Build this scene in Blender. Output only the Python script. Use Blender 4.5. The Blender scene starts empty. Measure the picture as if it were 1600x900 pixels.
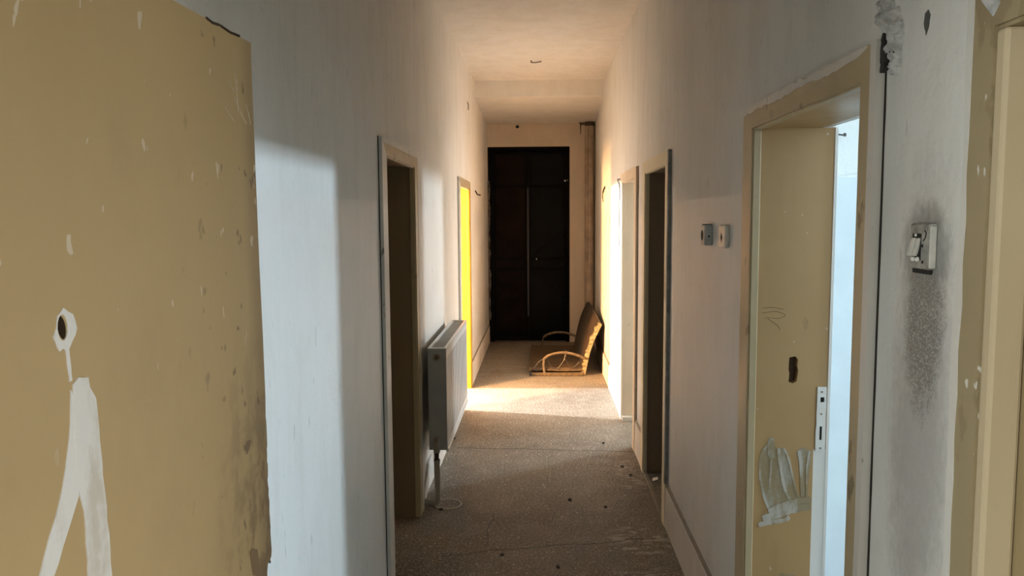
import bpy, bmesh, math, random
from mathutils import Vector, Matrix

random.seed(7)
SC = bpy.context.scene
COL = SC.collection
R = math.radians

# ------------------------------------------------------------------ camera
cam_d = bpy.data.cameras.new('camera')
cam = bpy.data.objects.new('camera', cam_d)
COL.objects.link(cam)
SC.camera = cam
YAW, PITCH, ROLL, FPX = 0.0360856, 0.090684, -0.006628, 1206.34
_f = Vector((-math.sin(YAW) * math.cos(PITCH), math.cos(YAW) * math.cos(PITCH), -math.sin(PITCH)))
_r = Vector((math.cos(YAW), math.sin(YAW), 0))
_u = _r.cross(_f)
_c, _s = math.cos(ROLL), math.sin(ROLL)
_r, _u = _c * _r + _s * _u, -_s * _r + _c * _u
M3 = Matrix((_r, _u, -_f)).transposed()
cam.matrix_world = Matrix.Translation((0, 0, 1.7)) @ M3.to_4x4()
cam_d.sensor_width = 36.0
cam_d.lens = 36.0 * FPX / 1600.0
cam_d.clip_start = 0.02

# ------------------------------------------------------------------ world, exposure
world = bpy.data.worlds.new('world')
SC.world = world
world.use_nodes = True
world.node_tree.nodes['Background'].inputs[0].default_value = (0.62, 0.74, 0.9, 1)
world.node_tree.nodes['Background'].inputs[1].default_value = 0.35
vs = SC.view_settings
vs.view_transform = 'Standard'
vs.look = 'None'
vs.exposure = 0.0
vs.gamma = 1.0
vs.use_curve_mapping = False
SC.cycles.max_bounces = 10
SC.cycles.diffuse_bounces = 7
SC.cycles.sample_clamp_indirect = 6.0
SC.cycles.use_denoising = True


def area(name, loc, aim, sx, sy, power, col, spread=180):
    l = bpy.data.lights.new(name, 'AREA')
    l.shape = 'RECTANGLE'
    l.size, l.size_y = sx, sy
    l.energy = power
    l.color = col
    l.spread = R(spread)
    o = bpy.data.objects.new(name, l)
    COL.objects.link(o)
    o.location = loc
    d = Vector(aim) - Vector(loc)
    o.rotation_euler = d.to_track_quat('-Z', 'Y').to_euler()
    return o


# daylight at the side room windows and in the hall behind the camera; two fills added
area('daylight_first_room', (5.92, 2.07, 2.30), (0.7, 2.1, 1.9), 0.36, 0.20, 265, (0.64, 0.83, 1.0))
area('fill_first_room_wall', (1.16, 0.34, 1.55), (1.28, 3.2, 1.4), 0.2, 1.3, 13, (0.82, 0.93, 1.0))  # added fill for the room's far wall; no window here
area('daylight_lit_room', (-4.42, 7.55, 2.05), (0.7, 7.0, 0.8), 0.22, 0.4, 1250, (0.95, 0.97, 1.0))
area('warm_fill_lit_room', (-3.0, 5.45, 1.55), (-0.8, 7.6, 1.1), 0.5, 1.1, 1080, (1.0, 0.50, 0.16))  # added warm lamp inside the room for the golden glow; no window here
area('daylight_third_room', (3.9, 7.9, 1.98), (-0.7, 5.3, 1.3), 0.3, 0.3, 175, (0.80, 0.92, 1.0))
area('daylight_hall_left', (-2.4, -1.3, 1.5), (0.7, 1.4, 1.2), 1.3, 1.4, 76, (0.92, 0.99, 0.98), 110)
area('daylight_hall_right', (2.4, -1.3, 1.35), (-0.5, 0.75, 0.55), 1.1, 1.2, 17, (1.0, 0.99, 0.96), 66)
area('daylight_hall_back', (0.0, -2.9, 1.7), (0.0, 2.0, 1.3), 1.2, 1.4, 4, (0.95, 0.99, 1.0))


# ------------------------------------------------------------------ node helpers
class NT:
    def __init__(self, name):
        self.m = bpy.data.materials.new(name)
        self.m.use_nodes = True
        self.t = self.m.node_tree
        self.b = self.t.nodes['Principled BSDF']
        self.pos = self.t.nodes.new('ShaderNodeNewGeometry').outputs['Position']

    def put(self, sock, v):
        if isinstance(v, bpy.types.NodeSocket):
            self.t.links.new(v, sock)
        else:
            if isinstance(v, (tuple, list)) and len(v) == 3 and sock.type == 'RGBA':
                v = (*v, 1)
            sock.default_value = v

    def n(self, typ, out=0, _props=None, **kw):
        nd = self.t.nodes.new(typ)
        for k, v in (_props or {}).items():
            setattr(nd, k, v)
        for k, v in kw.items():
            key = int(k[1:]) if k[0] == '_' else k
            self.put(nd.inputs[key], v)
        return nd.outputs[out]

    def math(self, op, a, b=0.0, c=None):
        kw = {'_0': a, '_1': b}
        if c is not None:
            kw['_2'] = c
        return self.n('ShaderNodeMath', 0, {'operation': op}, **kw)

    def scale(self, s, vec=None):
        return self.n('ShaderNodeMapping', 0, None, Vector=vec or self.pos, Scale=s)

    def noise(self, scale, detail=4, rough=0.55, vec=None, stretch=None):
        v = vec or self.pos
        if stretch:
            v = self.scale(stretch, v)
        return self.n('ShaderNodeTexNoise', 0, None, Vector=v, Scale=scale, Detail=detail, Roughness=rough)

    def ramp(self, fac, a, b, lo=0.0, hi=1.0):
        return self.n('ShaderNodeMapRange', 0, {'interpolation_type': 'SMOOTHSTEP'}, Value=fac,
                      **{'From Min': a, 'From Max': b, 'To Min': lo, 'To Max': hi})

    def mix(self, f, a, b):
        nd = self.t.nodes.new('ShaderNodeMix')
        nd.data_type = 'RGBA'
        self.put(nd.inputs[0], f)
        self.put(nd.inputs[6], a)
        self.put(nd.inputs[7], b)
        return nd.outputs[2]

    def xyz(self):
        nd = self.t.nodes.new('ShaderNodeSeparateXYZ')
        self.t.links.new(self.pos, nd.inputs[0])
        return nd.outputs

    def bump(self, h, strength=0.2, dist=0.01):
        o = self.n('ShaderNodeBump', 0, None, Height=h, Strength=strength, Distance=dist)
        self.t.links.new(o, self.b.inputs['Normal'])

    def done(self, col, rough=0.6, metal=0.0, spec=None):
        self.put(self.b.inputs['Base Color'], col)
        self.put(self.b.inputs['Roughness'], rough)
        self.put(self.b.inputs['Metallic'], metal)
        if spec is not None:
            self.put(self.b.inputs['Specular IOR Level'], spec)
        return self.m


def wall_mat(name, base, soot=False, band=True):
    k = NT(name)
    x, y, z = k.xyz()
    streak = k.noise(5.0, 6, 0.68, stretch=(1.3, 1.3, 0.42))
    blot = k.noise(1.4, 5, 0.6)
    fine = k.noise(38, 3)
    c = k.mix(k.ramp(streak, 0.4, 0.68, 0.0, 0.38), base, tuple(v * f for v, f in zip(base, (0.80, 0.77, 0.72))))
    c = k.mix(k.ramp(blot, 0.5, 0.8, 0.0, 0.35), c, tuple(v * f for v, f in zip(base, (0.74, 0.70, 0.64))))
    c = k.mix(k.ramp(fine, 0.58, 0.75, 0.0, 0.10), c, (0.3, 0.27, 0.23))
    # short vertical rubs and nicks
    nick = k.noise(26, 2, 0.5, stretch=(1, 1, 0.3))
    c = k.mix(k.ramp(nick, 0.70, 0.76, 0.0, 0.32), c, (0.22, 0.19, 0.16))
    # dirt near the floor
    c = k.mix(k.math('MULTIPLY', k.ramp(z, 0.7, 0.0), k.ramp(blot, 0.35, 0.7, 0.1, 0.5)), c, (0.42, 0.36, 0.29))
    rough = 0.8
    if band:
        lower = k.ramp(k.math('ADD', z, k.math('MULTIPLY', k.math('SUBTRACT', blot, 0.5), 0.02)), 1.785, 1.765)
        c = k.mix(k.math('MULTIPLY', lower, 0.16), c, (0.60, 0.61, 0.60))
        rough = k.math('SUBTRACT', 0.82, k.math('MULTIPLY', lower, 0.30))
    if soot:
        def blob(cy, cz, ry, rz):
            a = k.math('DIVIDE', k.math('SUBTRACT', y, cy), ry)
            b = k.math('DIVIDE', k.math('SUBTRACT', z, cz), rz)
            return k.math('ADD', k.math('MULTIPLY', a, a), k.math('MULTIPLY', b, b))
        sn = k.noise(55, 5, 0.7, stretch=(1, 1, 0.55))
        sn2 = k.noise(230, 4, 0.8)
        w = k.math('MULTIPLY', k.math('SUBTRACT', sn, 0.5), 1.2)
        b1 = k.ramp(k.math('ADD', blob(1.422, 1.625, 0.09, 0.115), w), 1.4, 0.2, 0.0, 0.66)
        b2 = k.ramp(k.math('ADD', blob(1.418, 1.50, 0.085, 0.22), w), 1.4, 0.15, 0.0, 0.85)
        b3 = k.ramp(k.math('ADD', blob(1.42, 1.30, 0.12, 0.50), w), 1.4, 0.0, 0.0, 0.45)
        b2 = k.math('MULTIPLY', b2, k.ramp(sn2, 0.35, 0.55, 0.45, 1.0))
        s = k.math('MAXIMUM', k.math('MAXIMUM', b1, b2), b3)
        right = k.math('GREATER_THAN', x, 0.6)
        s = k.math('MULTIPLY', s, right)
        c = k.mix(s, c, (0.095, 0.084, 0.066))
    k.bump(k.math('ADD', k.noise(9, 4), k.math('MULTIPLY', k.noise(70, 3), 0.25)), 0.28, 0.012)
    return k.done(c, rough, 0, 0.4)


def paint_mat(name, base, wear=0.5, rough=0.42, speck=0.5, dark=(0.09, 0.06, 0.03), edge=(0.66, 0.63, 0.56), streak=(1.2, 1.2, 0.2), chip=0.66):
    """brushed oil paint with grime, chips and light flecks"""
    k = NT(name)
    n1 = k.noise(2.2, 5, 0.6)
    n2 = k.noise(9, 5, 0.6, stretch=streak)
    fl = k.noise(55, 2, 0.5, stretch=(1, 1, 0.5))
    ch = k.noise(17, 4, 0.6, stretch=(1, 1, 0.45))
    c = k.mix(k.ramp(n1, 0.35, 0.7, 0.0, 0.35), base, tuple(v * f for v, f in zip(base, (0.80, 0.74, 0.66))))
    c = k.mix(k.ramp(n2, 0.5, 0.8, 0.0, 0.35), c, tuple(v * f for v, f in zip(base, (0.72, 0.66, 0.6))))
    c = k.mix(k.ramp(ch, chip, chip + 0.05, 0.0, wear), c, dark)
    c = k.mix(k.ramp(fl, 0.735, 0.76, 0.0, speck), c, edge)
    k.bump(k.math('ADD', k.noise(30, 3), n2), 0.10, 0.004)
    return k.done(c, k.ramp(n1, 0.3, 0.7, rough - 0.06, rough + 0.12), 0, 0.4)


def plain(name, col, rough=0.5, metal=0.0, var=0.15, scale=20, bump=0.0):
    k = NT(name)
    n = k.noise(scale, 4)
    c = k.mix(k.ramp(n, 0.3, 0.7, 0.0, 1.0), col, tuple(v * (1 - var) for v in col))
    if bump:
        k.bump(n, bump, 0.004)
    return k.done(c, rough, metal)


def floor_mat():
    k = NT('speckled_concrete')
    x, y, z = k.xyz()
    big = k.noise(1.1, 5, 0.6)
    mid = k.noise(6, 5, 0.65)
    fine = k.noise(80, 3, 0.75)
    speck = k.noise(55, 2, 0.5)
    speck2 = k.noise(34, 3, 0.6, stretch=(1, 0.8, 1))
    dk = k.noise(60, 2, 0.5, vec=k.scale((1, 1.2, 1)))
    c = k.mix(k.ramp(big, 0.3, 0.7), (0.20, 0.168, 0.13), (0.125, 0.10, 0.073))
    c = k.mix(k.ramp(mid, 0.4, 0.75, 0.0, 0.6), c, (0.27, 0.235, 0.19))
    c = k.mix(k.ramp(fine, 0.5, 0.66, 0.0, 0.75), c, (0.46, 0.42, 0.36))
    c = k.mix(k.ramp(fine, 0.48, 0.33, 0.0, 0.8), c, (0.05, 0.042, 0.034))
    c = k.mix(k.ramp(speck, 0.65, 0.69, 0.0, 0.8), c, (0.66, 0.62, 0.56))
    c = k.mix(k.ramp(speck2, 0.675, 0.71, 0.0, 0.65), c, (0.60, 0.56, 0.50))
    c = k.mix(k.ramp(dk, 0.72, 0.75, 0.0, 0.8), c, (0.03, 0.025, 0.02))

    # whitish scuffs by the skirting, right of the way
    def spot(cx, cy, rx, ry, amt, sc=14, lo=0.5):
        a = k.math('DIVIDE', k.math('SUBTRACT', x, cx), rx)
        b = k.math('DIVIDE', k.math('SUBTRACT', y, cy), ry)
        d = k.ramp(k.math('ADD', k.math('MULTIPLY', a, a), k.math('MULTIPLY', b, b)), 1.0, 0.2)
        return k.math('MULTIPLY', d, k.ramp(k.noise(sc, 4, 0.6, stretch=(0.6, 1.6, 1)), lo, lo + 0.1, 0.0, amt))
    c = k.mix(spot(0.52, 3.95, 0.2, 0.25, 0.75), c, (0.52, 0.47, 0.40))
    c = k.mix(spot(0.50, 3.40, 0.22, 0.35, 0.6), c, (0.50, 0.46, 0.40))
    c = k.mix(spot(0.60, 5.00, 0.12, 0.4, 0.5), c, (0.50, 0.46, 0.40))

    # cracks: thin wavering lines across and along the floor
    def crack(along, const, slope, lo, hi, w=0.006, amp=0.10, sc=3.0):
        u, v = (x, y) if along == 'x' else (y, x)
        wob = k.math('MULTIPLY', k.math('SUBTRACT', k.noise(sc, 5, 0.6), 0.5), amp)
        d = k.math('ABSOLUTE', k.math('SUBTRACT', k.math('ADD', v, wob), k.math('MULTIPLY_ADD', u, slope, const)))
        m = k.ramp(d, w, w * 0.3)
        m = k.math('MULTIPLY', m, k.math('GREATER_THAN', u, lo))
        return k.math('MULTIPLY', m, k.math('LESS_THAN', u, hi))
    cr = crack('x', 5.55, -0.06, -0.62, 0.71, 0.011)
    cr = k.math('MAXIMUM', cr, crack('x', 3.86, 0.22, -0.5, 0.55, 0.008, 0.12))
    cr = k.math('MAXIMUM', cr, crack('y', -0.51, 0.055, 3.86, 4.35, 0.005, 0.10))
    cr = k.math('MAXIMUM', cr, crack('x', 8.75, -0.35, -0.68, 0.1, 0.010, 0.1))
    c = k.mix(k.math('MULTIPLY', cr, 0.75), c, (0.03, 0.025, 0.02))
    h = k.math('ADD', k.math('MULTIPLY', fine, 0.4), k.math('SUBTRACT', mid, k.math('MULTIPLY', cr, 1.2)))
    k.bump(h, 0.35, 0.006)
    return k.done(c, 0.62, 0, 0.35)


M = {}
M['wall'] = wall_mat('whitewashed_plaster', (0.73, 0.715, 0.675), soot=True)
M['end_wall'] = wall_mat('tan_end_plaster', (0.60, 0.505, 0.40), band=False)
M['ceiling'] = wall_mat('ceiling_plaster', (0.76, 0.72, 0.655), band=False)
M['room_wall'] = wall_mat('cool_room_plaster', (0.74, 0.77, 0.78), band=False)
M['room_low'] = plain('pale_blue_oil_paint', (0.64, 0.71, 0.75), 0.35, var=0.08, scale=5)
M['plinth'] = wall_mat('painted_plinth', (0.70, 0.66, 0.60), band=False)
M['ledge'] = plain('plinth_ledge_shade', (0.25, 0.22, 0.18), 0.8)
M['floor'] = floor_mat()
M['ledge_dark'] = plain('cavity_shade', (0.05, 0.047, 0.042), 0.95, var=0.6, scale=60, bump=0.8)
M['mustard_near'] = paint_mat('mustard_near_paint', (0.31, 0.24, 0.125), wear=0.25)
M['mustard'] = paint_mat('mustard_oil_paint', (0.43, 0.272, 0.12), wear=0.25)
M['leaf'] = None
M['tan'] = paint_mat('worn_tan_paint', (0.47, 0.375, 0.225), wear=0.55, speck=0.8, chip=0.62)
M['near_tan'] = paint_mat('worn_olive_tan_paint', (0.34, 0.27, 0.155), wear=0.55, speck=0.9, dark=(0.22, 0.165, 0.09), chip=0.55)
M['tan_pale'] = paint_mat('pale_straw_paint', (0.68, 0.60, 0.42), wear=0.15, speck=0.3)
M['cream'] = paint_mat('cream_paint', (0.72, 0.60, 0.45), wear=0.2, speck=0.2)
M['brown'] = paint_mat('dimmed_brown_paint', (0.26, 0.19, 0.10), wear=0.3, speck=0.15)  # mustard like paint darkened, the reveal's lack of light put into its colour
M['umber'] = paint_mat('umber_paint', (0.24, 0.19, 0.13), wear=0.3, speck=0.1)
M['yellow'] = paint_mat('bright_yellow_paint', (0.36, 0.195, 0.010), wear=0.12, speck=0.1, dark=(0.45, 0.2, 0.02))
M['overpaint'] = paint_mat('chipped_white_overpaint', (0.66, 0.64, 0.59), wear=0.75, speck=0.2, dark=(0.10, 0.085, 0.07))
M['white_wood'] = paint_mat('white_painted_wood', (0.76, 0.75, 0.72), wear=0.8, speck=0.2, dark=(0.14, 0.12, 0.10))
M['dark'] = plain('dark_void', (0.02, 0.016, 0.012), 0.9)
M['hole'] = plain('splintered_wood', (0.07, 0.04, 0.02), 0.9, var=0.5, scale=60)
M['whitepaint'] = None
M['radiator'] = plain('white_enamel', (0.70, 0.70, 0.68), 0.3, var=0.06, scale=3)
M['radiator_dim'] = plain('shaded_enamel', (0.38, 0.39, 0.37), 0.4, var=0.12, scale=6)  # darker copy of the enamel, shade put into its colour
M['brass'] = plain('dull_brass', (0.22, 0.16, 0.09), 0.45, 0.6)
M['pipe'] = plain('cream_plastic_pipe', (0.36, 0.34, 0.29), 0.4)
M['black_rubber'] = plain('black_rubber', (0.012, 0.011, 0.01), 0.6)
M['iron'] = plain('black_painted_iron', (0.005, 0.006, 0.006), 0.55, 0.0, var=0.3, scale=8)  # faint blue tint paints in a reflection on the right leaf
M['iron_rust'] = plain('rusty_lit_iron', (0.010, 0.0055, 0.0025), 0.6, 0.0, var=0.7, scale=6)  # rust tint, lightened to paint in the light on the panel
for q_ in ('iron', 'iron_rust'):
    M[q_].node_tree.nodes['Principled BSDF'].inputs['Specular IOR Level'].default_value = 0.06
M['iron_bar'] = plain('black_iron_bar', (0.0022, 0.0022, 0.0022), 0.6)
M['iron_bar'].node_tree.nodes['Principled BSDF'].inputs['Specular IOR Level'].default_value = 0.06
M['iron_edge'] = plain('rubbed_iron_edge', (0.02, 0.021, 0.022), 0.4, 0.2)
M['flue'] = plain('stained_metal_pipe', (0.46, 0.35, 0.25), 0.5, var=0.35, scale=6)
M['flue_cap'] = plain('sooty_collar', (0.06, 0.045, 0.03), 0.7)
M['plastic'] = plain('yellowed_switch_plastic', (0.66, 0.64, 0.57), 0.38, var=0.2, scale=40)
M['sooty_plastic'] = plain('sooty_switch_plastic', (0.40, 0.385, 0.34), 0.45, var=0.55, scale=45)
M['grey_plastic'] = plain('grey_switch_plastic', (0.44, 0.45, 0.43), 0.4, var=0.25, scale=40)
M['contact'] = plain('bright_contact', (0.8, 0.78, 0.7), 0.35)
M['bench_frame'] = plain('rusted_bench_tube', (0.15, 0.10, 0.05), 0.5, 0.2, var=0.55, scale=25)
M['bench_seat'] = plain('worn_brown_seat', (0.085, 0.052, 0.024), 0.65, var=0.5, scale=9, bump=0.3)
M['bench_back'] = plain('dark_brown_hide', (0.055, 0.034, 0.018), 0.6, var=0.6, scale=11, bump=0.5)
M['foam'] = plain('torn_yellow_foam', (0.40, 0.31, 0.16), 0.9, var=0.75, scale=45, bump=0.8)
M['wire'] = plain('black_cable', (0.015, 0.012, 0.01), 0.5)
M['wire_pale'] = plain('grey_cable', (0.32, 0.28, 0.24), 0.6)
M['ring'] = plain('dried_paint_ring', (0.62, 0.57, 0.48), 0.7)
M['plaster_raw'] = plain('bare_white_plaster', (0.78, 0.77, 0.74), 0.9, var=0.2, scale=18, bump=0.5)
M['plaster_grey'] = plain('rough_grey_plaster', (0.60, 0.59, 0.56), 0.95, var=0.45, scale=35, bump=1.0)
M['crumb'] = plain('dark_crumb', (0.03, 0.025, 0.02), 0.9)
M['paper'] = plain('white_paper', (0.8, 0.78, 0.72), 0.8)
M['ext'] = plain('outer_render', (0.5, 0.5, 0.5), 0.9)


def leaf_mat():
    k = NT('mustard_door_leaf')
    x, y, z = k.xyz()
    base = (0.50, 0.37, 0.185)
    n1 = k.noise(2.0, 5, 0.6)
    n2 = k.noise(5, 5, 0.65, stretch=(1, 1, 0.7))
    fl = k.noise(52, 2, 0.5, stretch=(1, 1, 0.5))
    c = k.mix(k.ramp(n1, 0.35, 0.7, 0.0, 0.4), base, (0.42, 0.305, 0.155))
    c = k.mix(k.ramp(n2, 0.45, 0.75, 0.0, 0.3), c, (0.37, 0.27, 0.15))
    # grime round the lock edge
    lo = k.math('MULTIPLY', k.ramp(y, 1.03, 1.27), k.ramp(z, 1.62, 1.2))
    dn = k.noise(24, 5, 0.65, stretch=(1, 1, 0.6))
    c = k.mix(k.math('MULTIPLY', lo, k.ramp(dn, 0.44, 0.62, 0.15, 0.85)), c, (0.17, 0.115, 0.065))
    spots = k.math('MULTIPLY', k.ramp(y, 0.95, 1.2), k.ramp(k.noise(38, 2, 0.5, stretch=(1, 1, 0.6)), 0.66, 0.70, 0.0, 0.7))
    c = k.mix(spots, c, (0.12, 0.085, 0.05))
    ev = k.ramp(y, 1.205, 1.262, 0.0, 0.42)
    c = k.mix(ev, c, (0.18, 0.125, 0.07))
    c = k.mix(k.math('MULTIPLY', k.ramp(fl, 0.71, 0.73, 0.0, 0.6), k.ramp(z, 1.4, 1.6)), c, (0.74, 0.68, 0.55))
    k.bump(k.math('ADD', n2, k.noise(40, 3)), 0.10, 0.004)
    return k.done(c, 0.45, 0, 0.35)


M['leaf'] = leaf_mat()


def whitepaint_mat(name, under, amount, top=(0.76, 0.76, 0.74)):
    k = NT(name)
    n = k.noise(26, 4, 0.6, stretch=(1, 1, 0.28))
    n2 = k.noise(70, 3, 0.6)
    f = k.math('ADD', n, k.math('MULTIPLY', k.math('SUBTRACT', n2, 0.5), 0.25))
    c = k.mix(k.ramp(f, amount, amount + 0.26), under, top)
    return k.done(c, 0.6)


M['whitepaint'] = whitepaint_mat('brushed_white_paint', (0.60, 0.57, 0.50), 0.30)
M['whitesmear'] = whitepaint_mat('thin_white_smear', (0.46, 0.38, 0.25), 0.30)
M['revealsmear'] = whitepaint_mat('reveal_white_smear', (0.29, 0.225, 0.13), 0.36, (0.46, 0.42, 0.36))
M['revealsmear_thin'] = whitepaint_mat('faint_reveal_smear', (0.285, 0.21, 0.11), 0.44, (0.36, 0.33, 0.27))

# ------------------------------------------------------------------ mesh helpers


def obj(name, bm, mat, parent=None, smooth=False, **props):
    me = bpy.data.meshes.new(name)
    bmesh.ops.recalc_face_normals(bm, faces=bm.faces)
    bm.to_mesh(me)
    bm.free()
    if smooth:
        for p in me.polygons:
            p.use_smooth = True
    me.materials.append(M[mat] if isinstance(mat, str) else mat)
    o = bpy.data.objects.new(name, me)
    COL.objects.link(o)
    if parent:
        o.parent = parent
        o.matrix_parent_inverse = Matrix.Translation(-parent.location)
        if parent.rotation_euler.z:
            o.matrix_parent_inverse = Matrix.Identity(4)
    for a, b in props.items():
        o[a] = b
    return o


def tag(o, label=None, cat=None, group=None, kind=None):
    for a, b in (('label', label), ('category', cat), ('group', group), ('kind', kind)):
        if b:
            o[a] = b
    return o


def empty(name, loc, label, cat, group=None, kind=None):
    o = bpy.data.objects.new(name, None)
    COL.objects.link(o)
    o.location = loc
    o.empty_display_size = 0.05
    return tag(o, label, cat, group, kind)


def box(bm, x0, x1, y0, y1, z0, z1, bev=0.0):
    vs_ = [bm.verts.new((x, y, z)) for x in (x0, x1) for y in (y0, y1) for z in (z0, z1)]
    fs = [(0, 1, 3, 2), (4, 6, 7, 5), (0, 4, 5, 1), (2, 3, 7, 6), (0, 2, 6, 4), (1, 5, 7, 3)]
    ff = [bm.faces.new([vs_[i] for i in f]) for f in fs]
    if bev:
        es = list({e for f in ff for e in f.edges})
        bmesh.ops.bevel(bm, geom=es, offset=bev, segments=2, affect='EDGES', profile=0.5)
    return bm


def B(x0, x1, y0, y1, z0, z1, bev=0.0):
    return box(bmesh.new(), min(x0, x1), max(x0, x1), min(y0, y1), max(y0, y1), z0, z1, bev)


def plate(outer, holes, to3d, depth, bm=None):
    """solid plate: a 2D outline with holes, mapped by to3d(u, v, d) and given a thickness"""
    bm = bm or bmesh.new()
    loops = [outer] + list(holes)
    fr, bk, edges = [], [], []
    for lp in loops:
        f = [bm.verts.new(to3d(u, v, 0.0)) for u, v in lp]
        b = [bm.verts.new(to3d(u, v, depth)) for u, v in lp]
        fr.append(f)
        bk.append(b)
    for side in (fr, bk):
        ed = []
        for lp in side:
            for i in range(len(lp)):
                ed.append(bm.edges.new((lp[i], lp[(i + 1) % len(lp)])))
        bmesh.ops.triangle_fill(bm, use_beauty=True, use_dissolve=False, edges=ed)
    for f, b in zip(fr, bk):
        for i in range(len(f)):
            j = (i + 1) % len(f)
            bm.faces.new((f[i], f[j], b[j], b[i]))
    return bm


def rough_line(pts, amp, step, rnd):
    """subdivide an outline and jitter it"""
    out = []
    for i, a in enumerate(pts):
        b = pts[(i + 1) % len(pts)]
        d = math.dist(a, b)
        n = max(1, int(d / step))
        for q in range(n):
            t = q / n
            j = 0 if q == 0 else amp
            out.append((a[0] + (b[0] - a[0]) * t + rnd.uniform(-j, j), a[1] + (b[1] - a[1]) * t + rnd.uniform(-j, j)))
    return out


def tube(bm, pts, r, seg=8, closed_caps=True):
    pts = [Vector(p) for p in pts]
    rings = []
    n0 = None
    for i, p in enumerate(pts):
        t = (pts[min(i + 1, len(pts) - 1)] - pts[max(i - 1, 0)]).normalized()
        if n0 is None:
            a = Vector((0, 0, 1)) if abs(t.z) < 0.9 else Vector((1, 0, 0))
            n0 = t.cross(a).normalized()
        n0 = (n0 - t * n0.dot(t)).normalized()
        bvec = t.cross(n0)
        rr = r[i] if isinstance(r, (list, tuple)) else r
        rings.append([bm.verts.new(p + (n0 * math.cos(2 * math.pi * q / seg) + bvec * math.sin(2 * math.pi * q / seg)) * rr) for q in range(seg)])
    for a, b in zip(rings, rings[1:]):
        for q in range(seg):
            bm.faces.new((a[q], a[(q + 1) % seg], b[(q + 1) % seg], b[q]))
    if closed_caps:
        bm.faces.new(rings[0])
        bm.faces.new(rings[-1])
    return bm


def T(pts, r, seg=8):
    return tube(bmesh.new(), pts, r, seg)


def arc(pts, n=6):
    """Catmull-Rom through points"""
    P = [Vector(p) for p in pts]
    P = [2 * P[0] - P[1]] + P + [2 * P[-1] - P[-2]]
    out = []
    for i in range(1, len(P) - 2):
        for q in range(n):
            t = q / n
            a, b, c, d = P[i - 1:i + 3]
            out.append(0.5 * ((2 * b) + (c - a) * t + (2 * a - 5 * b + 4 * c - d) * t * t + (3 * b - a - 3 * c + d) * t ** 3))
    out.append(P[-2])
    return out


def lump(name, loc, size, mat, parent=None, seed=0, **props):
    rnd = random.Random(seed)
    bm = bmesh.new()
    bmesh.ops.create_icosphere(bm, subdivisions=2, radius=1.0)
    for v in bm.verts:
        s = 1 + rnd.uniform(-0.28, 0.28)
        v.co = Vector((v.co.x * size[0] * s + loc[0], v.co.y * size[1] * s + loc[1], v.co.z * size[2] * s + loc[2]))
    return obj(name, bm, mat, parent, **props)


# ------------------------------------------------------------------ setting
XL, XR, W, ZC = -0.701, 0.697, 0.25, 3.177
XLI, XRI = XL - W, XR + W + 0.004
YE = 10.5
H = 1.98

obj('floor', B(-4.7, 6.2, -3.2, 10.9, -0.12, 0.0), 'floor', kind='structure')
obj('ceiling', B(-4.7, 6.2, -3.2, 10.9, ZC, ZC + 0.12), 'ceiling', kind='structure')

# doors: (key, side, inner y0, y1, casing near, casing far)
DOORS = dict(first_r=(1, 1.69, 2.53, 0.076, 0.10), second_r=(1, 4.235, 5.05, 0.098, 0.094),
             third_r=(1, 5.625, 6.42, 0.12, 0.13), near_r=(1, 0.47, 1.207, 0.07, 0.067),
             first_l=(-1, 3.476, 4.258, 0.103, 0.116), second_l=(-1, 6.72, 7.60, 0.11, 0.08))
LT = 0.02   # lining thickness


def wall_outline(y0, y1, side):
    pts = [(y0, 0.0)]
    for s, a, b, *_ in sorted(v for v in DOORS.values() if v[0] == side):
        pts += [(a - LT, 0.0), (a - LT, H + LT), (b + LT, H + LT), (b + LT, 0.0)]
    return pts + [(y1, 0.0), (y1, ZC), (y0, ZC)]


obj('wall_left', plate(wall_outline(0.36, YE, -1), [], lambda u, v, d: (XL - d, u, v), W), 'wall', kind='structure')


def rwall(u, v, d):
    flare = 0.05 * max(0.0, min(1.0, (u - 8.5) / 2.0))
    return (XR + flare + d, u, v)


ro = wall_outline(0.36, YE, 1)
ro.insert(ro.index((YE, ZC)) + 1, (8.5, ZC))
ro.insert(ro.index((YE, 0.0)), (8.5, 0.0))
wall_right = obj('wall_right', plate(ro, [], rwall, W + 0.004), 'wall', kind='structure')
wall_left = bpy.data.objects['wall_left']
# end wall with the opening of the metal door
DX0, DX1, DZ = -0.70, 0.407, 2.65
obj('wall_end', plate([(-1.0, 0), (DX0 + 0.004, 0), (DX0 + 0.004, DZ), (DX1, DZ), (DX1, 0), (1.05, 0), (1.05, ZC), (-1.0, ZC)], [],
                      lambda u, v, d: (u, YE + d, v), 0.3), 'end_wall', kind='structure')
obj('wall_light_block', B(-1.0, 1.05, YE + 0.31, YE + 0.4, 0, ZC), 'dark', kind='structure')  # added dark backing, blocks outside light in the door gaps
# lowered soffit at the far end
obj('beam', plate([(8.5, ZC), (8.5, 3.005), (YE, 2.955), (YE, ZC)], [], lambda u, v, d: (XL - 0.02 + d, u, v), 1.5), 'ceiling', kind='structure')
# cross wall stub that carries the open leaf, and the hall behind the camera
obj('wall_cross', plate([(-2.7, 0), (-0.545, 0), (-0.545, 2.03), (0.72, 2.03), (0.72, 0), (2.7, 0), (2.7, ZC), (-2.7, ZC)], [],
                        lambda u, v, d: (u, 0.20 + d, v), 0.16), 'wall', kind='structure')
obj('wall_hall_back', B(-2.7, 2.7, -3.15, -3.0, 0, ZC), 'wall', kind='structure')
obj('wall_hall_left', B(-2.7, -2.55, -3.0, 0.2, 0, ZC), 'wall', kind='structure')
obj('wall_hall_right', B(2.55, 2.7, -3.0, 0.2, 0, ZC), 'wall', kind='structure')


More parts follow.
